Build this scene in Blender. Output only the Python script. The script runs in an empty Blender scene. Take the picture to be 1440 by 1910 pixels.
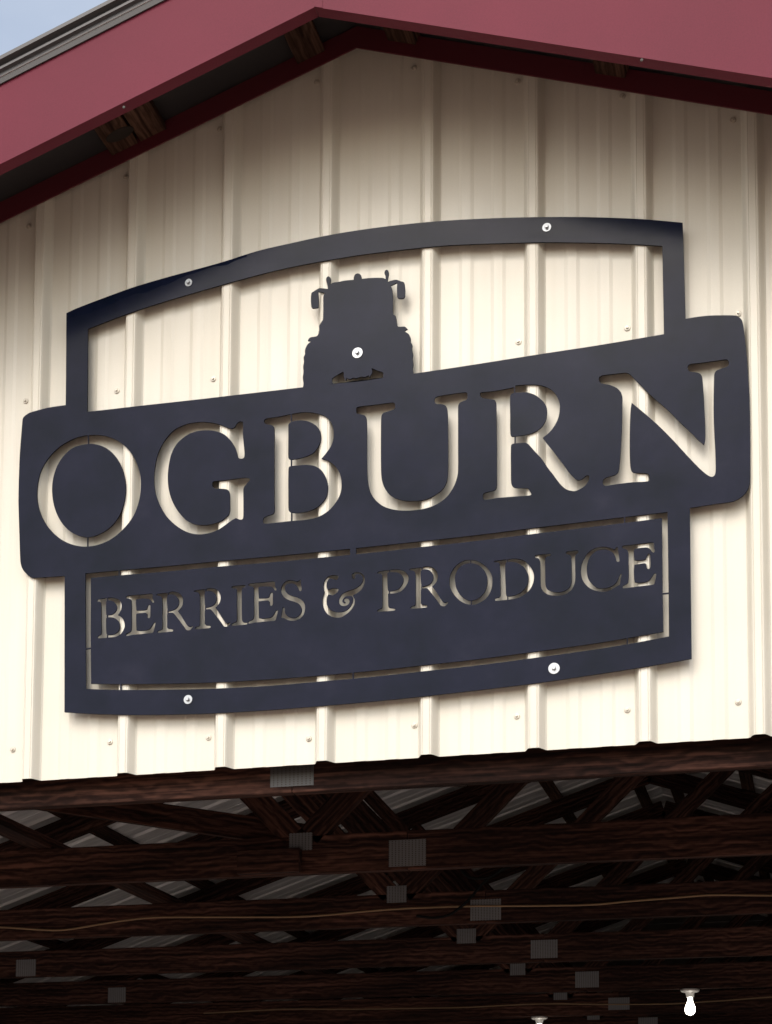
import bpy, bmesh, math, random
from mathutils import Vector, Matrix
random.seed(7)
R = math.radians
scene = bpy.context.scene
COL = scene.collection

# ------------------------------------------------------------------ camera
# wall plane is y = 0 (outside is -y), x runs right along the wall, ZB = height of the siding's lower edge
ZB = 2.80
F_PX, CY_PX = 3214.98, 1964.45
CAM = Vector((2.31800, -4.64754, -1.25475 + ZB))
YAW, PIT, ROL = -0.25013, 0.08723, 0.00533
fwd = Vector((math.sin(YAW)*math.cos(PIT), math.cos(YAW)*math.cos(PIT), math.sin(PIT)))
r0 = Vector((math.cos(YAW), -math.sin(YAW), 0)); u0 = r0.cross(fwd)
right = r0*math.cos(ROL) + u0*math.sin(ROL); up = -r0*math.sin(ROL) + u0*math.cos(ROL)
cd = bpy.data.cameras.new("camera"); cam = bpy.data.objects.new("camera", cd); COL.objects.link(cam)
M = Matrix((right, up, -fwd)).transposed().to_4x4(); M.translation = CAM
cam.matrix_world = M
cd.sensor_fit = 'HORIZONTAL'; cd.sensor_width = 36; cd.lens = F_PX/1440*36
cd.shift_y = (CY_PX-955)/1440
cd.clip_start = .05; cd.clip_end = 3000
scene.camera = cam

# ------------------------------------------------------------------ sky, sun, exposure
SUN_EL, SUN_AZ = 42.0, 9.0      # azimuth: degrees to the left of the wall's outward normal
w = bpy.data.worlds.new("World"); scene.world = w; w.use_nodes = True
nt = w.node_tree; nt.nodes.clear()
out = nt.nodes.new('ShaderNodeOutputWorld'); bg = nt.nodes.new('ShaderNodeBackground')
sky = nt.nodes.new('ShaderNodeTexSky'); sky.sky_type = 'NISHITA'; sky.sun_disc = False
sky.sun_elevation = R(SUN_EL); sky.sun_rotation = R(180+SUN_AZ)
sky.air_density = 1.0; sky.dust_density = 2.0; sky.ozone_density = 1.0
hs = nt.nodes.new('ShaderNodeHueSaturation'); hs.inputs['Saturation'].default_value = .62
nt.links.new(sky.outputs[0], hs.inputs['Color']); 
ctc = nt.nodes.new('ShaderNodeTexCoord'); cmp_ = nt.nodes.new('ShaderNodeMapping'); cmp_.inputs['Scale'].default_value = (1, 1, 2.2)
cno = nt.nodes.new('ShaderNodeTexNoise'); cno.inputs['Scale'].default_value = 3.2; cno.inputs['Detail'].default_value = 7
cra = nt.nodes.new('ShaderNodeValToRGB'); cra.color_ramp.elements[0].position = .35; cra.color_ramp.elements[0].color = (1.14, 1.13, 1.10, 1)
cra.color_ramp.elements[1].position = .68; cra.color_ramp.elements[1].color = (1.75, 1.62, 1.42, 1)
cmx = nt.nodes.new('ShaderNodeMix'); cmx.data_type = 'RGBA'; cmx.blend_type = 'MULTIPLY'; cmx.inputs[0].default_value = 1
nt.links.new(ctc.outputs['Generated'], cmp_.inputs[0]); nt.links.new(cmp_.outputs[0], cno.inputs['Vector']); nt.links.new(cno.outputs[0], cra.inputs[0])
nt.links.new(hs.outputs[0], cmx.inputs[6]); nt.links.new(cra.outputs[0], cmx.inputs[7]); nt.links.new(cmx.outputs[2], bg.inputs['Color'])
bg.inputs['Strength'].default_value = .15
nt.links.new(bg.outputs[0], out.inputs[0])
sd = bpy.data.lights.new("sun", 'SUN'); sd.energy = .65; sd.angle = R(34); sd.color = (1, .98, .95)
so = bpy.data.objects.new("sun", sd); COL.objects.link(so)
sv = Vector((-math.sin(R(SUN_AZ))*math.cos(R(SUN_EL)), -math.cos(R(SUN_AZ))*math.cos(R(SUN_EL)), math.sin(R(SUN_EL))))
so.rotation_euler = sv.to_track_quat('Z', 'Y').to_euler(); so.location = sv*40
vs = scene.view_settings
scene.display_settings.display_device = 'sRGB'
vs.view_transform = 'Standard'; vs.look = 'None'; vs.gamma = 1; vs.use_curve_mapping = False
vs.exposure = 0.66

# ------------------------------------------------------------------ helpers
def tag(o, label=None, cat=None, group=None, kind=None):
    if label: o['label'] = label
    if cat: o['category'] = cat
    if group: o['group'] = group
    if kind: o['kind'] = kind
    return o
def empty(name, loc=(0, 0, 0)):
    o = bpy.data.objects.new(name, None); COL.objects.link(o); o.location = loc; o.empty_display_size = .1
    return o
def wloc(o):
    v = Vector(o.location); p = o.parent
    while p: v = v + Vector(p.location); p = p.parent
    return v
def link(name, me, mat=None, parent=None, mw=None):
    """link mesh with world matrix mw (roots carry no rotation)"""
    o = bpy.data.objects.new(name, me); COL.objects.link(o)
    if mat and not me.materials: me.materials.append(mat)
    m = mw.copy() if mw else Matrix.Identity(4)
    if parent:
        o.parent = parent
        m = Matrix.Translation(-wloc(parent)) @ m if not parent.type == 'MESH' else parent_world(parent).inverted() @ m
    o.matrix_local = m
    return o
def parent_world(o):
    m = o.matrix_local.copy() if o.type == 'MESH' else Matrix.Translation(o.location)
    p = o.parent
    while p:
        m = (p.matrix_local if p.type == 'MESH' else Matrix.Translation(p.location)) @ m; p = p.parent
    return m
def mesh(name, vs_, fs, smooth=False):
    me = bpy.data.meshes.new(name); me.from_pydata([tuple(v) for v in vs_], [], fs); me.update()
    if smooth:
        for p in me.polygons: p.use_smooth = True
    return me
def boxmesh(name, L, W, T, bev=.0015):
    bm = bmesh.new(); bmesh.ops.create_cube(bm, size=1)
    bmesh.ops.scale(bm, vec=(L, W, T), verts=bm.verts)
    if bev: bmesh.ops.bevel(bm, geom=bm.edges[:], offset=bev, segments=1, affect='EDGES')
    me = bpy.data.meshes.new(name); bm.to_mesh(me); bm.free(); return me
def board(name, p0, p1, W, T, mat, parent=None, side=Vector((0, 0, 1)), bev=.0015):
    """timber from p0 to p1; W measured along `side`, T across"""
    p0, p1 = Vector(p0), Vector(p1); d = p1-p0; L = d.length; x = d.normalized()
    z = (side-x*side.dot(x)).normalized(); y = z.cross(x)
    me = boxmesh(name, L, T, W, bev)
    m = Matrix((x, y, z)).transposed().to_4x4(); m.translation = (p0+p1)/2
    return link(name, me, mat, parent, m)
def sweep(name, prof, x0, x1, mat, parent, slope_fn):
    """profile (y,z) loops swept along the rake from x0 to x1; slope_fn(x)->z offset"""
    n = len(prof); v = []
    for x in (x0, x1):
        for (y, z) in prof: v.append((x, y, z+slope_fn(x)))
    f = [(i, (i+1) % n, n+(i+1) % n, n+i) for i in range(n)] + [tuple(range(n))[::-1], tuple(range(n, 2*n))]
    me = mesh(name, v, f)
    bm = bmesh.new(); bm.from_mesh(me); bmesh.ops.recalc_face_normals(bm, faces=bm.faces); bm.to_mesh(me); bm.free()
    return link(name, me, mat, parent)
def tube(name, pts, rad, mat, parent=None, seg=6, smooth=True):
    cu = bpy.data.curves.new(name, 'CURVE'); cu.dimensions = '3D'; cu.bevel_depth = rad; cu.bevel_resolution = 2
    sp = cu.splines.new('NURBS'); sp.points.add(len(pts)-1)
    for q, p in zip(sp.points, pts): q.co = (*p, 1)
    sp.use_endpoint_u = True; sp.order_u = 3; sp.resolution_u = 6
    tmp = bpy.data.objects.new("tmp", cu); me = bpy.data.meshes.new_from_object(tmp)
    bpy.data.objects.remove(tmp); me.name = name
    for p in me.polygons: p.use_smooth = True
    return link(name, me, mat, parent)
def lathe(prof, seg=16, close=True):
    """profile (r, h) revolved about local Z"""
    v = []; f = []
    for r, h in prof:
        for k in range(seg):
            a = 2*math.pi*k/seg; v.append((r*math.cos(a), r*math.sin(a), h))
    for i in range(len(prof)-1):
        for k in range(seg):
            a, b = i*seg+k, i*seg+(k+1) % seg; f.append((a, b, b+seg, a+seg))
    if close: f.append(tuple(range(seg))[::-1]); f.append(tuple(range((len(prof)-1)*seg, len(prof)*seg)))
    return v, f
# real place on a plane y = const seen at a photograph pixel (how the drawings of the flat sign were measured)
def at(px, py, y):
    d = right*((px-720)/F_PX) + up*((CY_PX-py)/F_PX) + fwd
    s = (y-CAM.y)/d.y
    return CAM + d*s

# ------------------------------------------------------------------ materials
def nodes(m):
    m.use_nodes = True; t = m.node_tree; return t, t.nodes, t.links, t.nodes['Principled BSDF']
def mk(name, col, rough=.5, metal=0, spec=.5):
    m = bpy.data.materials.new(name); t, n, l, b = nodes(m)
    b.inputs['Base Color'].default_value = (*col, 1); b.inputs['Roughness'].default_value = rough
    b.inputs['Metallic'].default_value = metal; b.inputs['Specular IOR Level'].default_value = spec
    return m
def noise(t, coord, scale, detail=4, vec=(1, 1, 1), rough=.55):
    n, l = t.nodes, t.links
    tc = n.new('ShaderNodeNewGeometry') if coord == 'Position' else n.new('ShaderNodeTexCoord')
    mp = n.new('ShaderNodeMapping'); mp.inputs['Scale'].default_value = vec
    l.new(tc.outputs[coord], mp.inputs['Vector'])
    tx = n.new('ShaderNodeTexNoise'); tx.inputs['Scale'].default_value = scale; tx.inputs['Detail'].default_value = detail
    tx.inputs['Roughness'].default_value = rough
    l.new(mp.outputs[0], tx.inputs['Vector']); return tx
def ramp(t, src, stops):
    r = t.nodes.new('ShaderNodeValToRGB'); e = r.color_ramp.elements
    while len(e) < len(stops): e.new(.5)
    for el, (p, c) in zip(e, stops): el.position = p; el.color = (*c, 1) if len(c) == 3 else c
    t.links.new(src, r.inputs[0]); return r
def bump(t, src, b, strength, dist):
    bp = t.nodes.new('ShaderNodeBump'); bp.inputs['Strength'].default_value = strength; bp.inputs['Distance'].default_value = dist
    t.links.new(src, bp.inputs['Height']); t.links.new(bp.outputs[0], b.inputs['Normal']); return bp
def mixc(t, fac, a, b_, mode='MIX'):
    m = t.nodes.new('ShaderNodeMix'); m.data_type = 'RGBA'; m.blend_type = mode
    if isinstance(fac, float): m.inputs[0].default_value = fac
    else: t.links.new(fac, m.inputs[0])
    for i, s in ((6, a), (7, b_)):
        if isinstance(s, tuple): m.inputs[i].default_value = (*s, 1)
        else: t.links.new(s, m.inputs[i])
    return m.outputs[2]

# cream painted steel siding: faint vertical run-off streaks, slight oil canning
M_SIDING = mk("cream_painted_steel", (.72, .70, .64), .42)
t, n, l, b = nodes(M_SIDING)
st = noise(t, 'Position', 1, 5, (30, 30, .45)); sr = ramp(t, st.outputs[0], [(.30, (.965, .96, .95)), (.62, (1, 1, 1))])
lg = noise(t, 'Position', 3.0, 3, (1, 1, .6)); lr = ramp(t, lg.outputs[0], [(.3, (.93, .92, .90)), (.7, (1, 1, 1))])
fine = noise(t, 'Position', 420, 2); fr = ramp(t, fine.outputs[0], [(.3, (.95, .95, .95)), (.7, (1, 1, 1))])
c1 = mixc(t, 1.0, (.665, .645, .575), sr.outputs[0], 'MULTIPLY'); c2 = mixc(t, 1.0, c1, lr.outputs[0], 'MULTIPLY')
l.new(mixc(t, 1.0, c2, fr.outputs[0], 'MULTIPLY'), b.inputs['Base Color'])
wv = noise(t, 'Position', 1, 2, (7, 7, 2.2)); bump(t, wv.outputs[0], b, .12, .008)
rr = ramp(t, st.outputs[0], [(.3, (.46,)*3), (.7, (.38,)*3)]); l.new(rr.outputs[0], b.inputs['Roughness'])

# glossy black powder-coated plate steel
M_PLATE = mk("black_enamelled_steel", (.014, .016, .026), .16)
t, n, l, b = nodes(M_PLATE)
b.inputs['Specular IOR Level'].default_value = .085
a1 = noise(t, 'Position', 6, 7, (1, 1, 1), .62); ar = ramp(t, a1.outputs[0], [(.33, (.003, .0055, .0135)), (.60, (.0070, .0090, .0225)), (.78, (.013, .0145, .030))])
l.new(ar.outputs[0], b.inputs['Base Color'])
sm = noise(t, 'Position', 7, 6, (1, 1, 2.2), .65); r2 = ramp(t, sm.outputs[0], [(.35, (.14,)*3), (.60, (.18,)*3), (.76, (.26,)*3)])
l.new(r2.outputs[0], b.inputs['Roughness'])
# the sheet is not quite flat: long ripples, and the upper left of the arch leans back
def mth(op, a, b_=None):
    m_ = n.new('ShaderNodeMath'); m_.operation = op
    for i, v_ in enumerate((a, b_)):
        if v_ is None: continue
        if isinstance(v_, (int, float)): m_.inputs[i].default_value = v_
        else: l.new(v_, m_.inputs[i])
    return m_.outputs[0]
ge = n.new('ShaderNodeNewGeometry'); sx = n.new('ShaderNodeSeparateXYZ'); l.new(ge.outputs['Position'], sx.inputs[0])
pA, pB = at(127, 596, -.039), at(425, 488, -.039)
ka = (pB.z-pA.z)/(pB.x-pA.x)
nz = noise(t, 'Position', 9, 4, (1, 1, 1))
wob = mth('MULTIPLY', mth('SUBTRACT', nz.outputs[0], .5), .045)
s_ = mth('SUBTRACT', mth('SUBTRACT', sx.outputs[2], pA.z-ka*pA.x), mth('MULTIPLY', sx.outputs[0], ka))
s_ = mth('MAXIMUM', mth('ADD', s_, wob), 0)
gate = mth('LESS_THAN', sx.outputs[0], pB.x+.06)
lean = mth('MULTIPLY', mth('MULTIPLY', s_, -.30), gate)
b2 = noise(t, 'Position', 1.7, 2); rip = mth('MULTIPLY', b2.outputs[0], .0035)
bump(t, mth('ADD', lean, rip), b, 1.0, 1.0)

M_EDGE = mk("black_cut_edge", (.0025, .0025, .0035), .6, 0, .03)
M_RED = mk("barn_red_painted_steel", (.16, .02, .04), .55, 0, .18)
t, n, l, b = nodes(M_RED)
a1 = noise(t, 'Position', 260, 3); ar = ramp(t, a1.outputs[0], [(.3, (.112, .0118, .0275)), (.7, (.130, .0142, .0325))])
a2 = noise(t, 'Position', 2.2, 4); a2r = ramp(t, a2.outputs[0], [(.3, (.9, .9, .9)), (.7, (1.06, 1.04, 1.04))])
l.new(mixc(t, 1.0, ar.outputs[0], a2r.outputs[0], 'MULTIPLY'), b.inputs['Base Color'])
b2 = noise(t, 'Position', 2.6, 2); bump(t, b2.outputs[0], b, .4, .01)
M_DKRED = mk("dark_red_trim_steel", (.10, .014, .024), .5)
M_SOFFIT = mk("dark_soffit_sheet", (.026, .026, .030), .5)
M_GREY = mk("grey_drip_edge_steel", (.052, .051, .055), .45)
M_ROOF = mk("galvanised_roof_sheet", (.30, .295, .30), .5, .2)
t, n, l, b = nodes(M_ROOF)
a1 = noise(t, 'Position', 1, 4, (2, 22, 2)); ar = ramp(t, a1.outputs[0], [(.3, (.55, .54, .55)), (.7, (.80, .78, .79))])
l.new(ar.outputs[0], b.inputs['Base Color'])

def wood(name, dark, mid, light):
    m = mk(name, mid, .8, 0, .12); t, n, l, b = nodes(m)
    g = noise(t, 'Object', 1, 6, (1.0, 55, 55), .68); d = noise(t, 'Object', 1, 3, (1.2, 6, 6))
    oi = n.new('ShaderNodeObjectInfo')
    wv = n.new('ShaderNodeTexWave'); wv.wave_type = 'RINGS'; wv.rings_direction = 'X'
    tc = n.new('ShaderNodeTexCoord'); mp = n.new('ShaderNodeMapping'); mp.inputs['Scale'].default_value = (.5, 1, 1)
    mp.inputs['Location'].default_value = (0, .6, .3)
    l.new(tc.outputs['Object'], mp.inputs[0]); l.new(mp.outputs[0], wv.inputs[0])
    wv.inputs['Scale'].default_value = 26; wv.inputs['Distortion'].default_value = 9; wv.inputs['Detail'].default_value = 3
    wv.inputs['Detail Scale'].default_value = .7
    mx = mixc(t, .12, g.outputs[0], wv.outputs[0])
    rp = ramp(t, mx, [(.36, dark), (.49, mid), (.66, light)])
    dr = ramp(t, d.outputs[0], [(.35, (.45, .44, .44)), (.65, (1.35, 1.3, 1.25))])
    c = mixc(t, 1.0, rp.outputs[0], dr.outputs[0], 'MULTIPLY')
    vo = n.new('ShaderNodeTexVoronoi'); mv = n.new('ShaderNodeMapping'); mv.inputs['Scale'].default_value = (1.9, 7.5, 7.5)
    l.new(tc.outputs['Object'], mv.inputs[0]); l.new(mv.outputs[0], vo.inputs[0]); vo.inputs['Scale'].default_value = 1
    kr = ramp(t, vo.outputs['Distance'], [(.05, (.18, .15, .14)), (.11, (1, 1, 1))])
    c = mixc(t, 1.0, c, kr.outputs[0], 'MULTIPLY')
    vr = ramp(t, oi.outputs['Random'], [(0, (.75, .72, .72)), (1, (1.2, 1.15, 1.1))])
    l.new(mixc(t, 1.0, c, vr.outputs[0], 'MULTIPLY'), b.inputs['Base Color'])
    bump(t, mx, b, .45, .003); return m
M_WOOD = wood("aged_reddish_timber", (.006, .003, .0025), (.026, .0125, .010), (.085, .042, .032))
M_WOODL = wood("weathered_lookout_timber", (.018, .009, .007), (.055, .031, .023), (.11, .066, .050))

# punched truss plate: rows of slots
M_TPLATE = mk("punched_galvanised_plate", (.12, .125, .135), .5, .4)
t, n, l, b = nodes(M_TPLATE)
tc = n.new('ShaderNodeTexCoord'); mp = n.new('ShaderNodeMapping'); l.new(tc.outputs['Object'], mp.inputs[0])
mp.inputs['Rotation'].default_value = (R(90), 0, 0); mp.inputs['Scale'].default_value = (.42, 1, 1)
br = n.new('ShaderNodeTexBrick'); l.new(mp.outputs[0], br.inputs[0])
br.offset = 0; br.inputs['Scale'].default_value = 1; br.inputs['Brick Width'].default_value = .0052; br.inputs['Row Height'].default_value = .0068
br.inputs['Mortar Size'].default_value = .0019; br.inputs['Mortar Smooth'].default_value = .1
br.inputs['Color1'].default_value = (.02, .015, .013, 1); br.inputs['Color2'].default_value = (.03, .02, .016, 1); br.inputs['Mortar'].default_value = (.135, .14, .15, 1)
l.new(br.outputs['Color'], b.inputs['Base Color'])
M_ZINC = mk("zinc_plated_steel", (.34, .36, .38), .35, .6)
M_SCREW = mk("cream_painted_screw", (.50, .47, .41), .4, .3)
M_RUBBER = mk("dark_rubber_washer", (.06, .055, .05), .7)
M_YCABLE = mk("tan_cable_sheath", (.19, .115, .055), .5)
M_BCABLE = mk("black_cable_sheath", (.004, .004, .004), .7, 0, .1)
M_CERAMIC = mk("white_porcelain", (.42, .41, .40), .35)
M_BULB = mk("lit_bulb_glass", (1, 1, 1), .3)
t, n, l, b = nodes(M_BULB)
b.inputs['Emission Color'].default_value = (1, .93, .80, 1); b.inputs['Emission Strength'].default_value = 9
M_GROUND = mk("pale_gravel", (.15, .12, .095), .9)
t, n, l, b = nodes(M_GROUND)
a1 = noise(t, 'Position', 9, 8); ar = ramp(t, a1.outputs[0], [(.3, (.20, .135, .10)), (.7, (.31, .215, .16))])
l.new(ar.outputs[0], b.inputs['Base Color'])
M_SLAB = mk("worn_concrete", (.48, .44, .41), .85)
M_INWALL = mk("dark_board_wall", (.07, .055, .048), .8)

# ------------------------------------------------------------------ building numbers
P = .3048                      # rib pitch
XR = 1.0343                    # ridge x
SL = 1/3
YF = -.4587                    # fascia plane
XL0, XR1 = XR-6.3, XR+6.3      # eaves
YB = 15.0                      # back of the building
def rk(x): return -abs(x-XR)*SL

# ------------------------------------------------------------------ ground
g = mesh("ground", [(-900, -900, 0), (900, -900, 0), (900, 900, 0), (-900, 900, 0)], [(0, 1, 2, 3)])
tag(link("ground", g, M_GROUND), kind='structure')
s = mesh("floor", [(XL0, .1, .004), (XR1, .1, .004), (XR1, YB, .004), (XL0, YB, .004)], [(0, 1, 2, 3)])
tag(link("floor", s, M_SLAB), kind='structure')

# ------------------------------------------------------------------ gable wall
wall = empty("gable_wall", (XR, 0, ZB))
tag(wall, "cream ribbed steel gable wall behind the black sign", "wall")
RIB = [(0, 0), (.004, .0045), (.0125, .0255), (.0160, .0306), (.0195, .032), (.0205, .0308), (.0215, .032), (.039, .032), (.0405, .0303), (.042, .032), (.0452, .0310), (.0490, .0255), (.0585, .0045), (.0629, 0)]
def minor(c): return [(c-.022, 0), (c-.012, .0027), (c+.012, .0027), (c+.022, 0)]
PRO = RIB + minor(P*.452) + minor(P*.757)
def ztop(x): return 2.196 + rk(x)
k = -22
panels = []
while k*P < XR1:
    xs = []
    for j in range(3):
        for (dx, h) in PRO:
            xs.append(((k+j)*P+dx, h))
    last = (k+3)*P
    lap = [(last+a, h+.0008) for a, h in RIB[:12]]    # side lap over the next sheet's rib
    xs = xs + lap
    if XL0 < xs[0][0] and xs[-1][0] < XR1:
        # split at the ridge
        q = []
        for i, (x, h) in enumerate(xs):
            q.append((x, h))
            if i+1 < len(xs) and x < XR < xs[i+1][0]:
                u_ = (XR-x)/(xs[i+1][0]-x); q.append((XR, h+(xs[i+1][1]-h)*u_))
        v = []; f = []; NZ = 2
        for i, (x, h) in enumerate(q):
            zt = max(.05, ztop(x))
            for z in (0, zt): v.append((x, -h-.0004, ZB+z))
        for i in range(len(q)-1):
            a = i*2; f.append((a, a+2, a+3, a+1))
        # folded thickness at the lower edge
        nb = len(v)
        for i, (x, h) in enumerate(q): v.append((x, -h+.0008, ZB))
        for i in range(len(q)-1): f.append((i*2, nb+i, nb+i+1, (i+1)*2))
        link("siding_panel", mesh("siding_panel", v, f), M_SIDING, wall)
    k += 3
# sheathing fasteners
hv, hf = lathe([(.0088, 0), (.0088, .0015), (.0078, .0026), (.0045, .0030)], 14)
hx = [(.0042*math.cos(a), .0042*math.sin(a)) for a in [math.pi/3*i for i in range(6)]]
nb = len(hv); hv += [(x, y, .003) for x, y in hx]+[(x*.93, y*.93, .0082) for x, y in hx]
hf += [(nb+i, nb+(i+1) % 6, nb+6+(i+1) % 6, nb+6+i) for i in range(6)]+[tuple(range(nb+6, nb+12))]
screw_me = mesh("screw", hv, hf)
SCREWS = [(48, 748), (218, 729), (398, 707), (967, 638), (1170, 612), (1377, 585), (24, 1398), (205, 1384), (389, 1376), (576, 1378), (773, 1353),
          (964, 1336), (1170, 1324), (1377, 1309.5), (54, 422), (235, 330), (410, 241), (591, 153), (773, 127), (966, 152), (1161, 180), (1367, 224)]
face = Matrix.Rotation(R(90), 4, 'X')
zr = {}
def add_screw(p, i):
    m = Matrix.Translation(p) @ Matrix.Rotation(R(random.uniform(-4, 4)), 4, 'X') @ Matrix.Rotation(R(random.uniform(-4, 4)), 4, 'Z') @ face @ Matrix.Rotation(random.uniform(0, 1), 4, 'Z')
    link("screw", screw_me, M_SCREW, wall, m)
for i, (px, py) in enumerate(SCREWS):
    add_screw(at(px, py, -.001), i)
for kk in list(range(-9, 0))+list(range(8, 16)):       # rows go on past the frame
    for z in (1.188, .0998): 
        if z < ztop(kk*P)-.1: add_screw(Vector((kk*P-.03, -.001, ZB+z)), kk)

# ------------------------------------------------------------------ roof: sheets, fascia, trims, purlins
roof = empty("gable_roof", (XR, YF, ZB+2.2))
tag(roof, "shallow gabled roof with barn red fascia and grey drip edge", "roof")
ZU = 2.205                     # roof underside at the ridge
def roof_sheet(side):
    # ribs run down the slope, evenly spaced along y
    v = []; f = []; y = YF-.012; prof = []
    yy = YF-.012
    while yy < YB:
        prof += [(yy, 0), (yy+.19, 0), (yy+.205, .026), (yy+.232, .026), (yy+.247, 0)]
        prof += [(yy+.0635, 0), (yy+.07, .004), (yy+.095, .004), (yy+.102, 0)]
        yy += .3048
    prof = sorted(set(prof))
    xa, xb = (XR, XL0-.3) if side < 0 else (XR, XR1+.3)
    for (y, h) in prof:
        v.append((xa, y, ZB+ZU+h+rk(xa))); v.append((xb, y, ZB+ZU+h+rk(xb)))
    for i in range(len(prof)-1):
        a = 2*i; f.append((a, a+1, a+3, a+2) if side > 0 else (a, a+2, a+3, a+1))
    return link("roof_sheet", mesh("roof_sheet", v, f), M_ROOF, roof)
roof_sheet(-1); roof_sheet(1)
zf = 1.9535
def SF(x): return ZB+rk(x)
for side in (-1, 1):
    xa, xb = XR, (XL0-.3 if side < 0 else XR1+.3)
    # fascia: face, bottom return, upstand
    th = .0012
    prof = [(YF, zf), (YF, zf+.248), (YF+th, zf+.248), (YF+th, zf+th), (YF+.038, zf+th), (YF+.038, zf+.010), (YF+.0395, zf+.010), (YF+.0395, zf), ]
    sweep("fascia", prof, xa+side*.0006, xb, M_RED, roof, SF)
    # timber fly rafter behind the fascia
    sweep("fly_rafter", [(YF+.004, zf+.075), (YF+.042, zf+.075), (YF+.042, zf+.235), (YF+.004, zf+.235)], xa, xb, M_WOODL, roof, SF)
    # grey drip edge with stepped nose
    z2 = zf+.2482
    de = [(YF-.0015, z2-.012), (YF-.006, z2-.012), (YF-.010, z2+.004), (YF-.010, z2+.016), (YF-.020, z2+.019), (YF-.020, z2+.026), (YF-.012, z2+.029), (YF-.012, z2+.036),
          (YF-.028, z2+.041), (YF-.028, z2+.052), (YF+.06, z2+.056), (YF+.06, z2+.052), (YF-.0015, z2+.048)]
    sweep("drip_edge", de, xa, xb, M_GREY, roof, SF)
    # rake trim at the head of the wall
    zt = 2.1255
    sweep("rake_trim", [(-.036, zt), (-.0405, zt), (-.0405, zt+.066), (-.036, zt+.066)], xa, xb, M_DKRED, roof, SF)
    sweep("soffit_sheet", [(YF+.045, ZU-.004), (YF+.045, ZU-.001), (.045, ZU-.001), (.045, ZU-.004)], xa, xb, M_SOFFIT, roof, SF)  # dark sheet added just under the roof sheet, fascia to wall
for px, py in ((231, 200), (1197, 112)):
    c = at(px, py, YF-.0002)
    v, f = lathe([(.0042, 0), (.0040, .001), (.0025, .0019)], 10)
    link("rivet", mesh("rivet", v, f), M_RUBBER, roof, Matrix.Translation(c) @ Matrix.Rotation(R(90), 4, 'X'))
# lapped joint in the fascia at the ridge
zq = ZB+zf
lp = [(XR-.002, zq+.001), (XR+.022, zq-.0065), (XR+.022, zq+.2405), (XR-.002, zq+.248)]
v = [(x, YF-.0012, z) for x, z in lp]+[(x, YF-.0001, z) for x, z in lp]
link("fascia_lap", mesh("fascia_lap", v, [(0, 1, 2, 3), (7, 6, 5, 4), (0, 4, 5, 1), (1, 5, 6, 2), (2, 6, 7, 3), (3, 7, 4, 0)]), M_RED, roof)
# purlins / lookouts, running out from the trusses to the fly rafter
def purlin(x, wdt=.089, y0=YF+.044, y1=YB, mat=M_WOODL):
    s_ = 1 if x > XR else -1
    nrm = Vector((s_*SL, 0, 1)).normalized()
    c = Vector((x, 0, ZB+ZU+rk(x)))-nrm*.021
    xv = Vector((1, 0, -s_*SL)).normalized()
    return board("purlin", (c.x, y0, c.z), (c.x, y1, c.z), wdt, .038, mat, roof, side=xv)
for i in range(10):
    for sd_ in (-1, 1):
        x = XR+sd_*(.15+.61*i) if i else XR+sd_*.15
        if sd_ < 0 and i == 1: x = .298
        if sd_ < 0 and i in (2, 4, 6, 8): continue
        if sd_ > 0 and i == 1: x = 1.79
        purlin(x, mat=M_WOOD if i > 4 else M_WOODL)
blk = purlin(.298+.092, .088, y1=.0)
blk['label'] = 'short scabbed block beside the lookout'
# round knot in the left lookout
kv, kf = lathe([(.024, 0), (.0235, .001), (.015, .0014), (.006, .0008)], 18)
n_ = Vector((-SL, 0, 1)).normalized(); kd = right*((216-720)/F_PX)+up*((CY_PX-256)/F_PX)+fwd; kz = ZB+ZU+rk(.300)-.0425; kc = CAM+kd*((kz-CAM.z)/kd.z); kc = Vector((kc.x, kc.y, ZB+ZU+rk(kc.x)))-n_*.0405
km = Matrix.Translation(kc) @ (-n_).to_track_quat('Z', 'Y').to_matrix().to_4x4() @ Matrix.Diagonal((1, 1.9, 1, 1))
link("knot", mesh("knot", kv, kf, True), mk("dark_knot", (.012, .007, .005), .8), roof, km)

# ------------------------------------------------------------------ walls and posts round the open shed
for nm, a, bb, lab in (("side_wall", (XL0, .1), (XL0, YB), "dark boarded wall along the left side of the shed"),
                  ("side_wall", (XR1, .1), (XR1, YB), "dark boarded wall along the right side of the shed"),
                  ("back_wall", (XL0, YB), (XR1, YB), "dark boarded wall closing the far end of the shed")):
    root = empty(nm, ((a[0]+bb[0])/2, (a[1]+bb[1])/2, 0)); tag(root, lab, "wall")
    L = math.hypot(bb[0]-a[0], bb[1]-a[1]); nb_ = int(ZB/.25)+1
    top = ZB+.085 if nm == "side_wall" else ZB+2.1
    z = 0.0
    while z < top-.01:
        half = None
        h = min(.246, top-z)
        x0_, x1_ = a, bb
        if nm == "back_wall" and z+h > ZB:
            def hw(zz): return min(6.3, max(.02, (ZB+ZU+.02-zz)*3))
            w0, w1 = hw(z), hw(z+h)
            pr = [(XR-w0, z), (XR+w0, z), (XR+w1, z+h), (XR-w1, z+h)]
            v = [(x, YB, zz) for x, zz in pr]+[(x, YB+.025, zz) for x, zz in pr]
            link("wall_board", mesh("wall_board", v, [(0, 1, 2, 3), (7, 6, 5, 4), (0, 4, 5, 1), (1, 5, 6, 2), (2, 6, 7, 3), (3, 7, 4, 0)]), M_INWALL, root)
            z += .25; continue
        board("wall_board", (x0_[0], x0_[1], z+h/2), (x1_[0], x1_[1], z+h/2), h, .025, M_INWALL, root)
        z += .25
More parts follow.
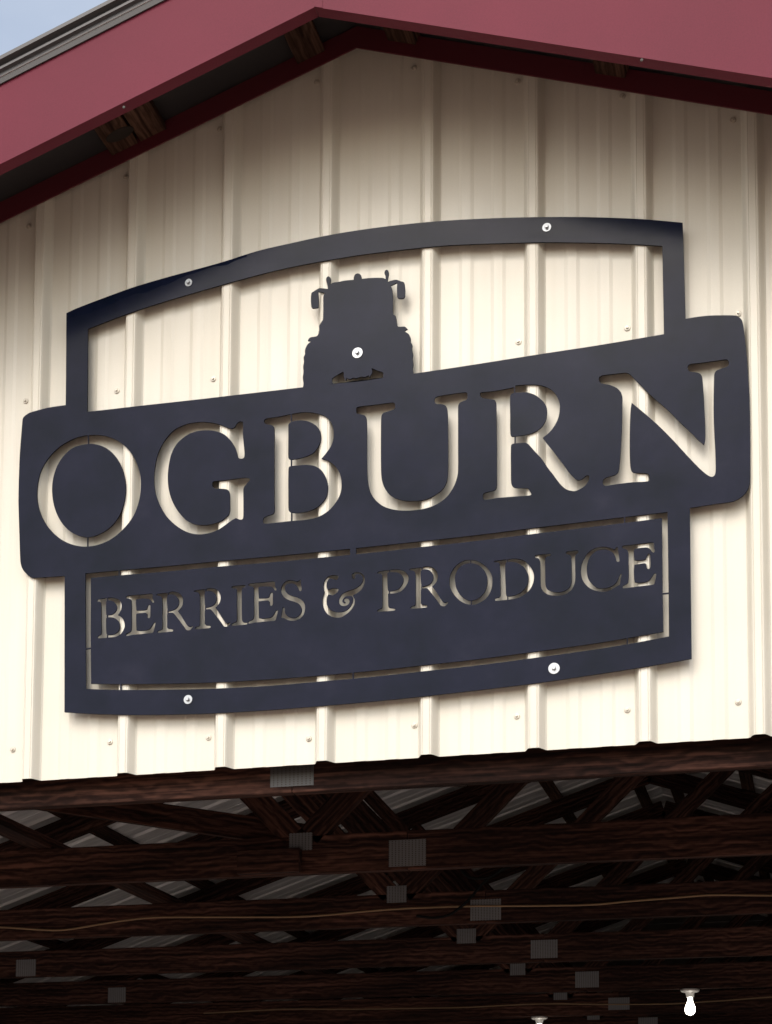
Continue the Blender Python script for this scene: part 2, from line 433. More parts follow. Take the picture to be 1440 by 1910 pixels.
for i, (x, y) in enumerate([(XL0+.1, .02), (XR1-.1, .02)]):
    root = empty("wooden_post", (x, y, 0))
    tag(root, ("square timber post under the left end of the gable wall" if i == 0 else "square timber post under the right end of the gable wall"), "post")
    board("shaft", (x, y, 0), (x, y, ZB-.07), .14, .14, M_WOOD, root, side=Vector((1, 0, 0)))

# ------------------------------------------------------------------ roof trusses
ZC0, ZC1 = -.0611, .0789       # bottom chord 2x6
def seg(root, nm, xa, za, xb, zb_, y, W=.089, dy=0):
    return board(nm, (xa, y+.019+dy, ZB+za), (xb, y+.019+dy, ZB+zb_), W, .038, M_WOOD, root)
plate_cache = {}
def tplate(root, x, z, y, W=.152, H=.105, rot=0):
    key = (round(W, 3), round(H, 3))
    if key not in plate_cache:
        plate_cache[key] = boxmesh("nail_plate", W, .0016, H, 0)
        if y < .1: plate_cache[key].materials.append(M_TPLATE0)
    m = Matrix.Translation((x, y-.0011, ZB+z)) @ Matrix.Rotation(rot, 4, 'Y')
    return link("nail_plate", plate_cache[key], M_TPLATE, root, m)
M_TPLATE0 = M_TPLATE.copy(); M_TPLATE0.name = "shaded_punched_plate"  # darker plate copy: dim light at the nearest truss put into the colour
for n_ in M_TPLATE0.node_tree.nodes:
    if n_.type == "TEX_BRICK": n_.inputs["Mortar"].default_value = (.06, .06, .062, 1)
TY = [.070]+[.05+1.2192*j for j in range(1, 12)]
ords = ["nearest roof truss right behind the cream siding's lower edge", "second roof truss, its broad bottom chord with a large square nail plate",
        "third roof truss with a tan cable stapled along its bottom chord", "fourth roof truss in, dim bottom chord without a cable",
        "fifth roof truss carrying the bare lit bulb", "sixth roof truss with a tan cable, low in the frame",
        "seventh roof truss at the lower edge of the picture", "eighth roof truss in the dark of the shed", "ninth roof truss in the dark of the shed",
        "tenth roof truss in the dark of the shed", "eleventh roof truss in the dark of the shed", "last roof truss before the back wall"]
PA = [(.8255, -.013, .150, .07), (.8817, -.002, .155, .112), (.9297, -.005, .150, .105), (.9858, .002, .15, .105), (1.0335, .005, .15, .105), (1.07, .007, .15, .09), (1.13, .01, .15, .09)]
PB = [None, (.4817, .058, .10, .075), (.5389, .0775, .10, .085), (.5946, .0796, .11, .085), (.64, .075, .10, .08), (.70, .075, .1, .08), (.75, .075, .1, .08)]
for j, y in enumerate(TY):
    root = empty("roof_truss", (XR, y, ZB)); tag(root, ords[j], "truss", "roof trusses of the shed")
    cm = (ZC0+ZC1)/2; h0 = ZC1-ZC0
    xs_ = PA[j][0] if j < 7 else XR
    board("bottom_chord", (XL0+.3, y+.019, ZB+cm), (xs_-.001, y+.019, ZB+cm), h0, .038, M_WOOD, root)
    board("bottom_chord", (xs_+.001, y+.019, ZB+cm), (XR1-.3, y+.019, ZB+cm), h0, .038, M_WOOD, root)
    zt_ = ZU-.046                              # top chord, under the purlins
    off = .14/2*math.sqrt(1+SL*SL)
    for sd_ in (-1, 1):
        board("top_chord", (XR, y+.019, ZB+zt_-off), (XR+sd_*6.0, y+.019, ZB+zt_-off-6.0*SL), .14, .038, M_WOOD, root)
    xb0 = (PB[j][0] if j and j < 7 else .78 if j else .45)
    def tz(x): return zt_-.15+rk(x)
    seg(root, "web", xb0-.03, ZC1, xb0-1.30, tz(xb0-1.30), y)
    seg(root, "web", xb0+.03, ZC1, xb0+1.62, tz(xb0+1.62), y)
    if j == 1:
        q0, q1 = at(565, 1560, y+.07), at(150, 1500, y+.07); d_ = q1-q0
        board("diagonal_brace", q0-d_*.12, q0+d_*2.2, .089, .038, M_WOOD, root)
    if j < 7:
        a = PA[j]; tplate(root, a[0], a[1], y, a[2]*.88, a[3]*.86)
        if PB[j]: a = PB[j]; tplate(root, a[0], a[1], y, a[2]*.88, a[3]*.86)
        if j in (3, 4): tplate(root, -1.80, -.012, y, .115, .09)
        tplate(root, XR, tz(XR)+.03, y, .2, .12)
    for sd_ in (0,):
        pass
# scab board sistered to the second truss, left of centre
sc = bpy.data.objects.get("roof_truss.001")
p = at(560, 1612, TY[1]-.02); q = at(445, 1615, TY[1]-.02)
b_ = board("splice_board", (q.x, TY[1]-.021, ZB-.015), (p.x, TY[1]-.021, ZB-.015), .088, .038, M_WOOD, sc)
# long lateral brace running back over the chords
for x in (-.55, 2.35):
    br_ = board("lateral_brace", (x, .06, ZB+ZC1+.021), (x, YB-.3, ZB+ZC1+.021), .089, .038, M_WOOD, None, side=Vector((1, 0, 0)))
    tag(br_, ("long timber brace running back over the truss chords, left of the sign's middle" if x < 0 else "long timber brace running back over the truss chords, far right"), "brace")

# ------------------------------------------------------------------ cables on the trusses
def cable(name, px, y, rad, mat, lab, cat="cable"):
    o = tube(name, [at(a, b_, y) for a, b_ in px], rad, mat)
    return tag(o, lab, cat)
c3 = [(-60, 1728), (0, 1729), (67, 1734), (110, 1736), (143, 1731.7), (187, 1724), (233, 1716.7), (283, 1711), (333, 1710.7), (480, 1711), (580, 1710), (680, 1700), (747, 1695), (800, 1692.7),
      (880, 1690), (960, 1690), (1060, 1689), (1120, 1687), (1173, 1681), (1243, 1676), (1293, 1671.7), (1327, 1669), (1393, 1670), (1500, 1671)]
cable("electrical_cable", c3, TY[2]-.006, .0042, M_YCABLE, "tan electrical cable stapled along the third truss chord, sagging at left")
c6 = [(380, 1890), (480, 1885), (530, 1881.7), (647, 1883), (780, 1880.7), (880, 1879), (960, 1874), (1040, 1871.7), (1127, 1874), (1260, 1872.7), (1307, 1869), (1360, 1866), (1427, 1860), (1480, 1858)]
cable("electrical_cable", c6, TY[5]-.006, .004, M_YCABLE, "faint tan electrical cable passing behind the lit bulb")
cb = [(777, 1708), (800, 1713), (833, 1710), (857, 1695), (880, 1673), (900, 1647), (923, 1630), (955, 1614), (990, 1600)]
cable("black_cable", cb, TY[2]-.03, .006, M_BCABLE, "black cable drooping over the third truss chord right of centre")
cb2 = [(850, 1600), (862, 1626), (873, 1637), (900, 1640), (925, 1632), (945, 1612)]
cable("black_cable", cb2, TY[2]-.045, .006, M_BCABLE, "small black cable loop hanging under the second truss chord")

# ------------------------------------------------------------------ bulbs
def bulb(px, py_mount, j, lab):
    y = TY[j]+.019
    p = at(px, py_mount, y); p.z = ZB+ZC0
    root = empty("bare_bulb_light", p); tag(root, lab, "light", "bare bulbs under the trusses")
    v, f = lathe([(.030, 0), (.052, -.002), (.053, -.010), (.047, -.016), (.026, -.022), (.020, -.045), (.0185, -.047)], 24)
    link("lampholder", mesh("lampholder", v, f, True), M_CERAMIC, root, Matrix.Translation(p))
    v, f = lathe([(.013, -.047), (.0135, -.062), (.016, -.074), (.0235, -.090), (.0290, -.108), (.0280, -.124), (.020, -.138), (.008, -.144)], 24)
    link("bulb", mesh("bulb", v, f, True), M_BULB, root, Matrix.Translation(p))
    return root
bulb(1287, 1846, 4, "bare round bulb glowing under its white porcelain holder, lower right")
bulb(1006, 1896, 5, "bulb holder just entering the bottom edge, left of the glowing bulb")

# ------------------------------------------------------------------ the sign: laser-cut plate, drawn as outlines
SY = -.0395                    # front face of the plate
TH = .0045
def parse(s_, org=(0, 0), sc_=1.0):
    o = []
    for tok in s_.split():
        c = tok.endswith('*'); a, b_ = tok.rstrip('*').split(',')
        o.append((org[0]+float(a)/sc_, org[1]+float(b_)/sc_, c))
    return o
def xf(pts, ox, oy, ax=1, ay=1, c=(0, 0)):
    return [((x-c[0])*ax+c[0]+ox, (y-c[1])*ay+c[1]+oy, k_) for x, y, k_ in pts]
def smooth(pts, sub=4):
    """closed Catmull-Rom through the points, corners kept sharp"""
    n = len(pts); o = []
    for i in range(n):
        p0, p1, p2, p3 = pts[i-1], pts[i], pts[(i+1) % n], pts[(i+2) % n]
        if p1[2]: p0 = p1
        if p2[2]: p3 = p2
        o.append((p1[0], p1[1]))
        L = math.hypot(p2[0]-p1[0], p2[1]-p1[1])
        ns = min(sub, max(1, int(L/1.5)))
        # clamp tangents to the segment's length, so uneven spacing does not overshoot
        def tang(a, b_, c_):
            tx, ty = (c_[0]-a[0])/2, (c_[1]-a[1])/2; m_ = math.hypot(tx, ty)
            if m_ > L > 0: tx *= L/m_; ty *= L/m_
            return tx, ty
        t1 = tang(p0, p1, p2); t2 = tang(p1, p2, p3)
        for q in range(1, ns):
            u_ = q/ns; h1 = 2*u_**3-3*u_**2+1; h2 = u_**3-2*u_**2+u_; h3 = -2*u_**3+3*u_**2; h4 = u_**3-u_**2
            o.append((h1*p1[0]+h2*t1[0]+h3*p2[0]+h4*t2[0], h1*p1[1]+h2*t1[1]+h3*p2[1]+h4*t2[1]))
    return o
def S(px): q = at(px[0], px[1], SY); return (q.x, q.z)
def plate(name, outer, holes, parent, islands=()):
    cu = bpy.data.curves.new(name, 'CURVE'); cu.dimensions = '2D'; cu.fill_mode = 'BOTH'; cu.extrude = TH/2
    for loop in [outer]+list(holes)+list(islands):
        pts = [S(p) for p in loop]
        sp = cu.splines.new('POLY'); sp.points.add(len(pts)-1); sp.use_cyclic_u = True
        for q, (x, z) in zip(sp.points, pts): q.co = (x, z, 0, 1)
    tmp = bpy.data.objects.new("tmp", cu); me = bpy.data.meshes.new_from_object(tmp)
    bpy.data.objects.remove(tmp); me.name = name
    m = Matrix.Translation((0, SY+TH/2, 0)) @ Matrix.Rotation(R(90), 4, 'X')
    me.materials.clear(); me.materials.append(M_PLATE); me.materials.append(M_EDGE)
    for p_ in me.polygons: p_.material_index = 0 if abs(p_.normal.z) > .5 else 1
    return link(name, me, None, parent, m)
def tab(a, b_, wpx, parent):
    """narrow bridge of plate left between cut-outs, from pixel a to b_"""
    A, B = at(*a, SY), at(*b_, SY); d = (B-A); L = d.length; x = d.normalized()
    me = boxmesh("bridge", L+.004, TH*.94, wpx/620, 0)
    z = Vector((0, 1, 0)).cross(x)*-1
    m = Matrix((x, Vector((0, 1, 0)), x.cross(Vector((0, 1, 0))))).transposed().to_4x4()
    m.translation = (A+B)/2+Vector((0, TH/2, 0))
    return link("bridge", me, M_PLATE, parent, m)

sc_ = at(667, 900, SY)
sign = empty("business_sign", (sc_.x, SY+TH, sc_.z))
tag(sign, "large black cut steel sign reading OGBURN BERRIES & PRODUCE with a tractor silhouette", "sign")

Z1 = ((20, 740), 4.5); Z2 = ((260, 720), 4.5); Z3 = ((460, 700), 4.5); Z4 = ((640, 680), 4.5); Z5 = ((860, 660), 4.5); Z6 = ((1090, 640), 4.5)
big_O = parse("700,320 800,330 900,370 985,440 1050,540 1085,650 1092,760 1075,880 1030,1000 950,1105 850,1190 740,1240 620,1258 500,1235 400,1180 310,1090 250,980 222,860 225,740 255,620 320,510 410,420 520,355 610,328", *Z1)
isl_O = parse("640,397 740,405 830,450 900,530 945,630 965,750 955,870 915,990 850,1080 760,1145 660,1178 570,1165 480,1115 410,1030 365,920 347,800 355,690 390,580 450,490 530,425", *Z1)
big_G = parse("560,302 660,318 740,350 775,358* 800,345 820,312 845,297 868,300* 870,340 868,400 875,480 882,560 878,600 850,610 828,598 818,560 800,510 760,450 700,400 620,375 540,372 460,385 380,425 310,490 265,580 242,700 240,820 262,930 310,1030 380,1115 450,1155 520,1167 600,1160 690,1130 750,1080* 760,1040 760,960 757,900 740,870 690,862 640,860 612,840 615,805 640,797 720,790 850,772 905,770 930,785 900,820 875,855 872,900 873,1000 870,1110 850,1122 810,1108* 770,1130 680,1195 600,1230 500,1245 400,1225 300,1165 210,1070 150,950 124,830 128,700 155,570 210,460 290,370 380,325 470,305", *Z2)
big_B = parse("150,372 175,360 260,348 372,325 450,312 520,310 600,322 660,345 705,390 728,450 730,520 710,590 670,650 628,700* 690,720 740,760 780,820 796,900 790,980 760,1050 700,1125 630,1175 560,1200 480,1215 380,1222 260,1235 150,1245 137,1228 145,1195 180,1178 225,1160 234,1130 232,1000 232,800 232,600 232,440 210,418 165,410 147,395", *Z3)
isl_B1 = parse("352,410 380,388 450,378 520,388 580,420 615,465 622,540 600,600 560,650 500,680 430,700 365,706 350,690 350,550 350,430", *Z3)
isl_B2 = parse("362,765 440,755 520,752 580,765 630,800 665,860 682,930 672,1010 630,1075 570,1120 500,1145 420,1155 370,1150 352,1130 350,1000 350,850 352,780", *Z3)
big_U = parse("110,385 115,360 150,350 280,335 420,318 435,335 432,370 400,385 340,405 322,430 318,480 317,600 317,800 322,950 345,1030 390,1090 450,1125 530,1143 620,1143 700,1130 780,1090 840,1040 870,980 880,900 882,750 880,550 877,400 865,350 830,332 785,330 768,310 772,280 800,265 900,248 1030,232 1042,245 1040,290 1010,305 975,325 965,360 965,500 965,700 965,850 960,930 930,1020 870,1110 780,1175 680,1210 560,1225 440,1220 340,1190 270,1135 225,1060 205,960 200,800 200,600 197,460 185,430 150,418 115,410", *Z4)
big_R = parse("160,350 165,325 200,320 300,308 440,280 460,265 560,258 660,262 740,290 795,340 825,410 828,470 815,540 780,610 740,660 685,705* 720,750 800,850 860,930 920,1010 970,1055 1010,1055 1045,1025 1070,1020 1075,1040 1065,1075 1030,1115 970,1148 930,1150 880,1135 830,1090 770,1010 730,960 680,885 620,820 560,755 530,745 470,750 425,760 418,800 418,950 420,1080 435,1115 470,1125 560,1128 575,1150 590,1180 560,1190 440,1198 300,1210 205,1225 185,1215 185,1180 200,1165 280,1145 298,1120 300,1000 300,800 298,600 295,420 285,390 260,382 180,370", *Z5)
isl_R = parse("415,345 440,330 500,322 560,325 620,345 680,390 715,440 722,500 710,560 670,620 610,660 540,680 460,690 425,692 413,670 412,500 410,400", *Z5)
big_N = parse("122,300 130,280 160,268 250,258 345,248 380,260 430,310 520,400 600,475 700,560 800,660 900,755 960,815 1005,853* 1014,800 1015,700 1008,560 1000,420 990,290 975,260 940,245 885,238 868,215 870,190 890,175 1000,162 1120,145 1195,137 1212,160 1205,192 1160,210 1110,230 1092,255 1088,300 1085,450 1085,600 1090,750 1098,900 1102,1060 1095,1105 1070,1122 1030,1105 960,1045 850,930 740,810 620,690 500,585 397,500* 388,560 382,700 380,850 382,980 390,1060 410,1085 470,1090 530,1095 547,1120 540,1155 500,1163 400,1168 260,1185 175,1198 155,1180 160,1145 190,1125 250,1108 285,1080 297,1000 308,850 315,700 318,550 318,450 305,410 270,375 210,350 150,340 128,325", *Z6)

q = 210/1440; K = 1/q
Y1 = ((170, 1080), K); Y2 = ((360, 1060), K); Y3 = ((540, 1040), K); Y4 = ((690, 1020), K); Y5 = ((830, 1010), K); Y6 = ((1030, 990), K)
sB = parse("78,275 85,262 130,252 200,240 250,236 310,245 360,270 388,320 388,370 370,420 342,462* 390,490 420,540 430,600 410,660 370,710 310,740 240,748 150,755 85,757 82,740 100,720 125,708 132,680 130,550 128,400 126,310 115,290 90,288", *Y1)
sBi = [parse("192,290 220,275 270,280 310,310 330,350 325,390 300,430 260,455 205,462 192,455", *Y1), parse("205,492 260,490 310,505 350,540 365,590 360,640 330,685 280,710 215,715 195,700 190,600 192,500", *Y1)]
sE = parse("442,235 450,218 500,210 640,198 775,186 785,200 785,225 790,262 803,290 798,303 780,298 768,275 745,258 700,250 620,252 575,262* 572,300 578,402* 600,402 680,398 710,385 722,345 740,325 757,335 757,400 757,470 750,495 730,500 718,485 715,445 700,432 640,435 578,442* 575,480 577,600 580,655* 620,662 700,655 745,640 775,600 800,560 818,552 822,575 805,640 795,680 780,690 650,702 520,715 460,727 442,722 448,700 490,680 512,655 516,600 516,450 515,300 510,265 480,248 450,245", *Y1)
sR = parse("832,208 840,192 900,183 985,172 1040,160 1100,170 1150,205 1175,270 1165,340 1130,390 1108,412* 1150,470 1200,550 1230,595 1260,612 1290,600 1303,608 1280,640 1250,655 1215,648 1180,600 1120,520 1070,455 1045,432 1000,432 980,438 972,460 972,560 972,620 985,635 1020,638 1050,650 1045,668 1000,675 900,685 860,688 845,678 860,660 895,648 908,630 910,500 910,350 908,260 895,225 860,210", *Y1)
sRi = parse("970,225 1000,200 1050,200 1095,225 1122,275 1115,335 1080,380 1030,402 980,405", *Y1)
oR = (-822/K+190, 92/K-20)
sR2, sR2i = xf(sR, *oR), xf(sRi, *oR)
cR = (170+832/K, 1080+208/K); oR3 = (690+502/K-cR[0], 1020+298/K-cR[1])
sR3, sR3i = xf(sR, *oR3, 1.065, 1.03, cR), xf(sRi, *oR3, 1.065, 1.03, cR)
sI = parse("492,250 500,230 560,222 660,213 672,222 660,240 630,255 622,290 622,450 624,600 628,670 645,690 690,695 695,712 670,720 560,730 500,735 488,722 505,702 545,690 560,665 560,500 560,330 558,270 540,258 510,256", *Y2)
sE2 = xf(sE, 263/K+190, -20/K-20)
sS = parse("1125,280 1140,220 1180,170 1240,150 1290,158 1325,172* 1350,160 1378,143* 1380,200 1390,272 1372,292 1352,272 1330,225 1290,198 1240,190 1195,205 1175,240 1180,285 1210,325 1260,350 1330,370 1390,405 1425,455 1432,520 1415,590 1370,640 1310,668 1250,670 1200,655 1160,635 1132,632* 1130,610 1140,550 1145,505 1165,498 1175,520 1178,570 1205,610 1260,632 1310,630 1360,600 1388,550 1385,500 1355,455 1300,428 1240,410 1180,380 1140,335", *Y2)
sA = parse("800,245 798,215 840,187 890,187 940,215 963,265 958,330 925,400 870,450 815,480 818,505 835,540 828,600 790,665 730,722 660,762 590,768 520,745 465,700 430,630 420,560 430,490 448,440* 436,395 436,335 455,280 495,242 550,224 600,225 625,240 622,270 600,285 560,275 520,268 490,290 475,330 475,380 492,415* 540,395 590,392 625,402 622,430 590,462 545,482 500,468* 480,505 474,560 485,620 520,665 580,692 650,697 720,678 775,630 805,570 812,520 800,494 760,492 715,500 685,530 675,560 688,580 708,582 716,572 698,555 700,528 730,517 758,535 768,565 748,600 700,620 655,608 632,570 636,525 665,475 715,440 780,415 850,390 905,350 935,300 935,250 905,215 860,210 838,235 842,262 820,272 800,262", *Y3)
sP = parse("92,335 98,322 150,308 245,295 330,288 400,295 455,325 490,380 488,440 455,510 400,565 330,592 270,597 245,595 232,600 232,680 235,760 250,780 300,785 325,795 322,812 260,820 150,828 100,832 92,815 110,800 150,785 160,760 160,600 158,400 155,355 135,340 105,340", *Y4)
sPi = parse("226,335 250,325 330,325 390,345 425,390 428,440 400,500 350,545 290,562 240,568 228,540 222,450 222,370", *Y4)
sO = parse("325,235 400,245 480,285 550,350 595,430 607,520 590,620 540,710 460,775 370,808 280,800 190,755 110,670 65,580 57,490 75,410 120,330 190,270 260,240", *Y5)
sOi = parse("325,278 400,290 460,325 510,380 540,460 540,550 510,640 460,700 400,740 330,755 270,740 200,690 150,610 130,520 130,440 160,360 210,310 265,285", *Y5)
sD = parse("622,262 630,248 700,240 790,228 860,220 940,222 1000,240 1060,285 1110,350 1138,430 1130,520 1095,600 1040,660 960,710 880,735 800,745 700,755 645,757 635,742 650,725 695,712 710,690 710,550 708,400 700,300 690,272 650,265", *Y5)
sDi = parse("778,275 800,262 880,262 950,285 1010,330 1050,390 1068,460 1060,530 1030,590 970,650 900,685 830,698 785,695 778,600 770,450 770,320", *Y5)
sU = parse("-219,332 -213,312 -131,302 -26,292 -19,302 -26,322 -71,332 -89,357 -91,437 -91,587 -86,697 -61,747 -1,777 60,785 130,778 190,750 232,705 247,650 248,500 245,340 235,315 205,302 180,295 178,272 200,262 270,255 325,250 335,262 325,285 300,305 292,330 294,480 294,620 280,690 245,755 190,800 120,825 50,832 -30,822 -90,795 -130,750 -146,700 -150,590 -152,440 -158,380 -180,350 -210,345", *Y6)
sC = parse("835,208* 842,235 848,290 858,350 858,390 835,398 820,385 812,340 785,290 740,258 690,243 640,243 580,252 520,290 475,350 447,430 443,520 460,610 510,680 570,725 640,735 720,725 790,690 830,645 855,590 870,555 888,552 880,600 870,660 865,690* 820,715 740,760 660,780 590,775 500,745 430,690 385,620 368,540 372,450 400,370 450,290 520,235 600,208 680,205 750,220 795,238 815,215", *Y6)
sE3 = parse("892,205 905,190 1000,180 1150,162 1285,147 1300,165 1303,220 1312,260 1300,278 1280,270 1255,238 1215,215 1140,218 1060,232 1040,265* 1045,330 1050,377* 1090,378 1170,372 1200,355 1215,310 1235,290 1252,305 1255,380 1255,465 1240,487 1218,485 1208,460 1205,430 1180,415 1110,425 1052,435* 1045,500 1047,600 1055,655* 1110,665 1190,655 1240,635 1275,590 1305,545 1325,542 1330,560 1320,620 1305,680 1290,690 1180,702 1040,720 920,735 900,728 905,705 950,680 972,655 978,600 978,450 975,300 970,260 940,235 905,225", *Y6)

# edges shared by neighbouring pieces
bandtop_l = "162.8,768* 200,764 260,757 360,746 460,734.4 565,722.3*"
bandtop_r = "771.3,696.9* 865,683 960,668 1020,658.6 1120,643.3 1238.3,623.3*"
slot_top = "1245,955* 1163.8,964.4 1088,973.5 984,986 900,996.7 787.5,1009.3 664.6,1022.2 600,1028.8 508,1037.6 404.2,1047 320,1055 222,1063.7 159.2,1069.4*"
band = parse("122.5,755.6* "+bandtop_l+" "+bandtop_r+" 1278.7,594.6* 1300,591 1326.7,588.4 1360,588 1373.3,589 1380.7,593.3 1385,600 1388.3,620 1393.3,666.7 1395.6,700 1398.4,751 1399.4,817.8 1399.3,862 1398.4,902 1393.3,915.6 1383.3,926.7 1367.8,934.9 1334.4,940 1286.7,947.3* "+slot_top+" 120.4,1074.2* 61.7,1077.7 55.4,1075.6 45,1066 39.8,1055.8 37.7,1043 36.3,1001.7 35,960 34.4,935 34.8,906.7 36.7,851 40,806.7 42.2,782.2 44.4,777.5 49.5,773.3 56.3,769.4 70,765.4 88.8,760.6 107.5,757.5")
plate("name_band", smooth(band), [smooth(o) for o in (big_O, big_G, big_B, big_U, big_R, big_N)], sign, [smooth(o) for o in (isl_O, isl_B1, isl_B2, isl_R)])
upper = parse("122.5,755.6* 123.1,700* 123.8,584* 143.3,575 200,553.3 253.3,534.3 316.7,515.7 360,504 416.7,488.3 480,468.2 546.7,452.7 613.3,438.6 680,427.7 746.7,419.3 813.3,412.8 880,408.7 960,405.7 1026.7,404.7 1093.3,404.9 1160,406.9 1210,409.6 1273.3,415.3* 1274.6,446.7* 1278.7,594.6* 1238.3,623.3* 1235.3,458.7* 1193.3,456 1126.7,453.3 1026.7,451.7 960,452.9 846.7,456.9 780,462.5 680,474.3 613.3,485 546.7,497.4 480,513 383.3,540 300,564.5 233.3,586.7 164,613.3* 162.8,768*")
plate("upper_frame", smooth(upper), [], sign)
lower = parse("120.4,1074.2* 159.2,1069.4* 159.8,1210* 160.4,1285* 225,1286.8 308,1286.5 400,1284.4 504,1279 589.6,1271.8 700,1261.8 787.5,1252.3 879,1242.5 983.3,1229 1114.6,1210.6 1187.5,1198.5 1247.8,1187* 1247,1106* 1245,955* 1286.7,947.3* 1288.5,1100* 1290,1228.6* 1258,1234.4 1187.5,1246.3 1091.7,1260.8 1000,1274.3 887.5,1287.8 800,1297.7 700,1308 587.5,1317.7 504,1324.2 400,1330.4 329,1332.5 266.7,1333.3 225,1333 162.5,1331 120.2,1328.3*")
plate("lower_frame", smooth(lower), [], sign)
panel = parse("169.5,1077.8* 225.6,1073 320,1065 406.7,1057 508,1048.5 600,1040 700,1030 787.5,1020.2 900,1007.5 984,997.3 1088,984.6 1164,975.4 1234.8,966.5* 1235.3,1020* 1235.9,1103* 1237.2,1178.4* 1183,1187.8 1116.7,1199 1000,1215.2 887.5,1230 787.5,1241 700,1250.6 587.5,1260.8 504,1267 400,1272.8 308,1275.2 225,1276 169.8,1275.2* 169,1180*")
plate("tagline_panel", smooth(panel), [smooth(o) for o in (sB, sE, sR, sR2, sI, sE2, sS, sA, sP, sR3, sO, sD, sU, sC, sE3)], sign,
      [smooth(o) for o in (sBi[0], sBi[1], sRi, sR2i, sPi, sR3i, sOi, sDi)])
tractor = parse("565,722.3* 565.8,720 566,714.2 564.8,704.2 566,694.2 565.4,683.3 566.8,675 566.3,666.7 568.8,660.8 568.8,653.3 570.8,647.5 574.2,641.7 578.8,637.9* 579.2,636* 574.2,635.8* 575.4,632.5 579.2,629.2 586.7,627.9 591.7,626.3 593.8,622.5 595.4,615 595.4,607.5 600,600 602.3,595.8 602.9,575 602.9,554.2 603.8,550 605.8,546.7* 600,545 593.3,544.2* 594.2,554.2 594.3,570 592.9,573.8 582.5,574.8 580.8,572.5 579.8,560 580.8,546.7 584.2,544.2 590.8,540 595.8,537.5 601.7,537.7 611.7,539* 610.8,532.5 608.3,522.5 609.2,517.5 612.9,515.3 616.3,517.9 616.9,522.5 615,530.8* 621.7,527 630.8,525.8 643.3,523.3 659.6,521.8* 660,516.7 662.5,511.7 667.5,509.8 672,511.7 674,515.8 674.6,520* 693.3,518.3 713.3,518.2 719.2,520.4* 718.8,515 717,509.2 718.3,504.6 721.3,502.9 724.2,505 725.2,509.6 723.8,518.3 722.9,525.8* 731.7,522.9 739.2,521.8 747.5,524.6 752.5,525.8 754.6,530 755.8,541.7 754.8,553.3 751.7,556.7 743.3,556.4 741,554.2 740.4,540 740.8,527* 735,530 728.3,533* 730.8,537.5 732.5,548.3 732.9,565 733.3,585 738.4,590.5 740.4,603.3 742.9,609.2 755,609.2 760,613.8* 755.4,616.7* 756.7,619.2 762.5,623.3 765.8,630.8 766.3,637.5 769,643.3 768.8,651.7 770.2,660.8 769.6,669 770.8,678.3 769.6,688.3 771.3,696.9*")
gr = parse("215,690* 215,630* 240,600 340,535 440,478* 455,500 455,580 480,640 500,660* 515,610 560,628 610,625 650,600 700,612 760,600 830,580 880,590 930,575 975,555 985,600* 1010,560 1045,490 1030,410* 1080,420 1150,455 1250,485 1272,505 1268,600* 1240,610 1000,650 700,690 500,705 232,735*", (600, 650), 1440/130)
plate("tractor_silhouette", smooth(tractor), [smooth(gr)], sign)
def zt_(z, a): return (z[0][0]+a[0]/z[1], z[0][1]+a[1]/z[1])
TABS = [(Z1, (650, 322), (652, 400), 1.8), (Z1, (645, 1176), (645, 1257), 2.0), (Z3, (373, 325), (376, 388), 1.8), (Z3, (375, 706), (375, 767), 2.2), (Z3, (377, 1153), (377, 1223), 2.4),
        (Z5, (449, 272), (450, 330), 1.8), (Z5, (453, 690), (453, 752), 2.2),
        (Y1, (207, 240), (207, 280), 1.6), (Y1, (205, 458), (205, 494), 2.2), (Y1, (207, 712), (207, 750), 1.8), (Y1, (985, 170), (985, 204), 1.5), (Y1, (981, 403), (981, 436), 1.8),
        (Y4, (250, 293), (250, 328), 1.5), (Y4, (249, 564), (249, 597), 1.8), (Y5, (327, 234), (327, 282), 1.6), (Y5, (336, 752), (336, 808), 1.8), (Y5, (795, 227), (795, 265), 1.6), (Y5, (802, 695), (802, 747), 1.8)]
for z, a, b_, wd in TABS: tab(zt_(z, a), zt_(z, b_), wd, sign)
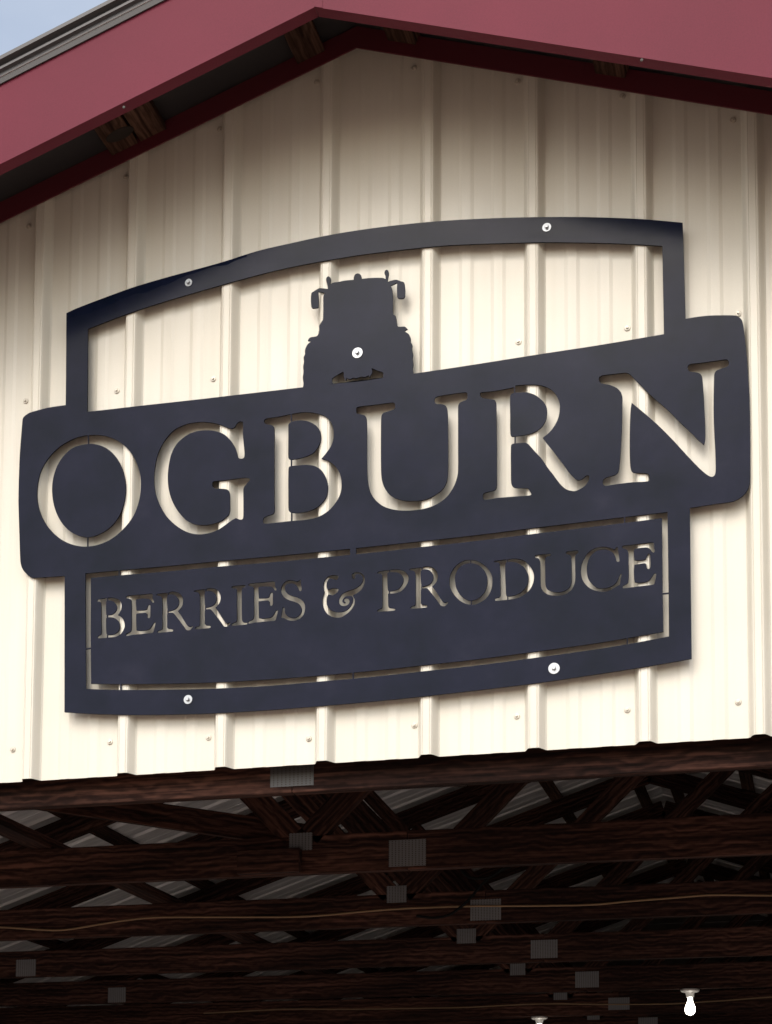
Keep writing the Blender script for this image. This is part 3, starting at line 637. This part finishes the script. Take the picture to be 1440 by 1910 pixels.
for ox, oy in (oR,):
    for a, b_ in (((985, 170), (985, 204)), ((981, 403), (981, 436))):
        A, B = zt_(Y1, a), zt_(Y1, b_); tab((A[0]+ox, A[1]+oy), (B[0]+ox, B[1]+oy), 1.6, sign)
for a, b_ in (((985, 170), (985, 204)), ((981, 403), (981, 436))):
    A, B = zt_(Y1, a), zt_(Y1, b_); g_ = lambda p_: ((p_[0]-cR[0])*1.065+cR[0]+oR3[0], (p_[1]-cR[1])*1.03+cR[1]+oR3[1]); tab(g_(A), g_(B), 1.6, sign)
for a, b_, wd in [((225, 1274), (225, 1288), 2.6), ((658.5, 1254), (658.5, 1267), 2), ((1170, 1189), (1170, 1202), 1.8), ((1165, 963), (1165, 977), 1.8), ((658.5, 1022), (658.5, 1037), 11),
                  ((222, 1062), (222, 1074.5), 2), ((158.5, 1210.5), (171, 1208.5), 2.2), ((1234.5, 1107.5), (1248.5, 1106), 2.2)]:
    tab(a, b_, wd, sign)
# bolts with zinc washers
def bolt(px, py, rw, i):
    c = at(px, py, SY)
    v, f = lathe([(rw, 0), (rw, .0017), (rw*.97, .0021), (.004, .0021)], 28)
    m = Matrix.Translation(c) @ Matrix.Rotation(R(random.uniform(-3, 3)), 4, 'Z') @ face
    wsh = link("washer", mesh("washer", v, f), M_ZINC, sign, m)
    hx_ = [(math.cos(a), math.sin(a)) for a in [math.pi/3*k_+.2*i for k_ in range(6)]]
    v = []; f = []
    for r_, h in ((.0074, .0021), (.0074, .0030), (.0058, .0031), (.0056, .0085), (.0047, .0095)):
        v += [(x*r_, y*r_, h) for x, y in hx_]
    for L_ in range(4): f += [(L_*6+k_, L_*6+(k_+1) % 6, (L_+1)*6+(k_+1) % 6, (L_+1)*6+k_) for k_ in range(6)]
    f.append(tuple(range(24, 30)))
    link("bolt_head", mesh("bolt_head", v, f), M_ZINC, sign, m)
for i, (a, b_, r_) in enumerate([(352, 527.5, .0115), (1020, 424.5, .013), (667, 658.5, .0160), (1033.5, 1247, .0160), (351, 1305, .0135)]): bolt(a, b_, r_, i)

scene.render.film_transparent = False
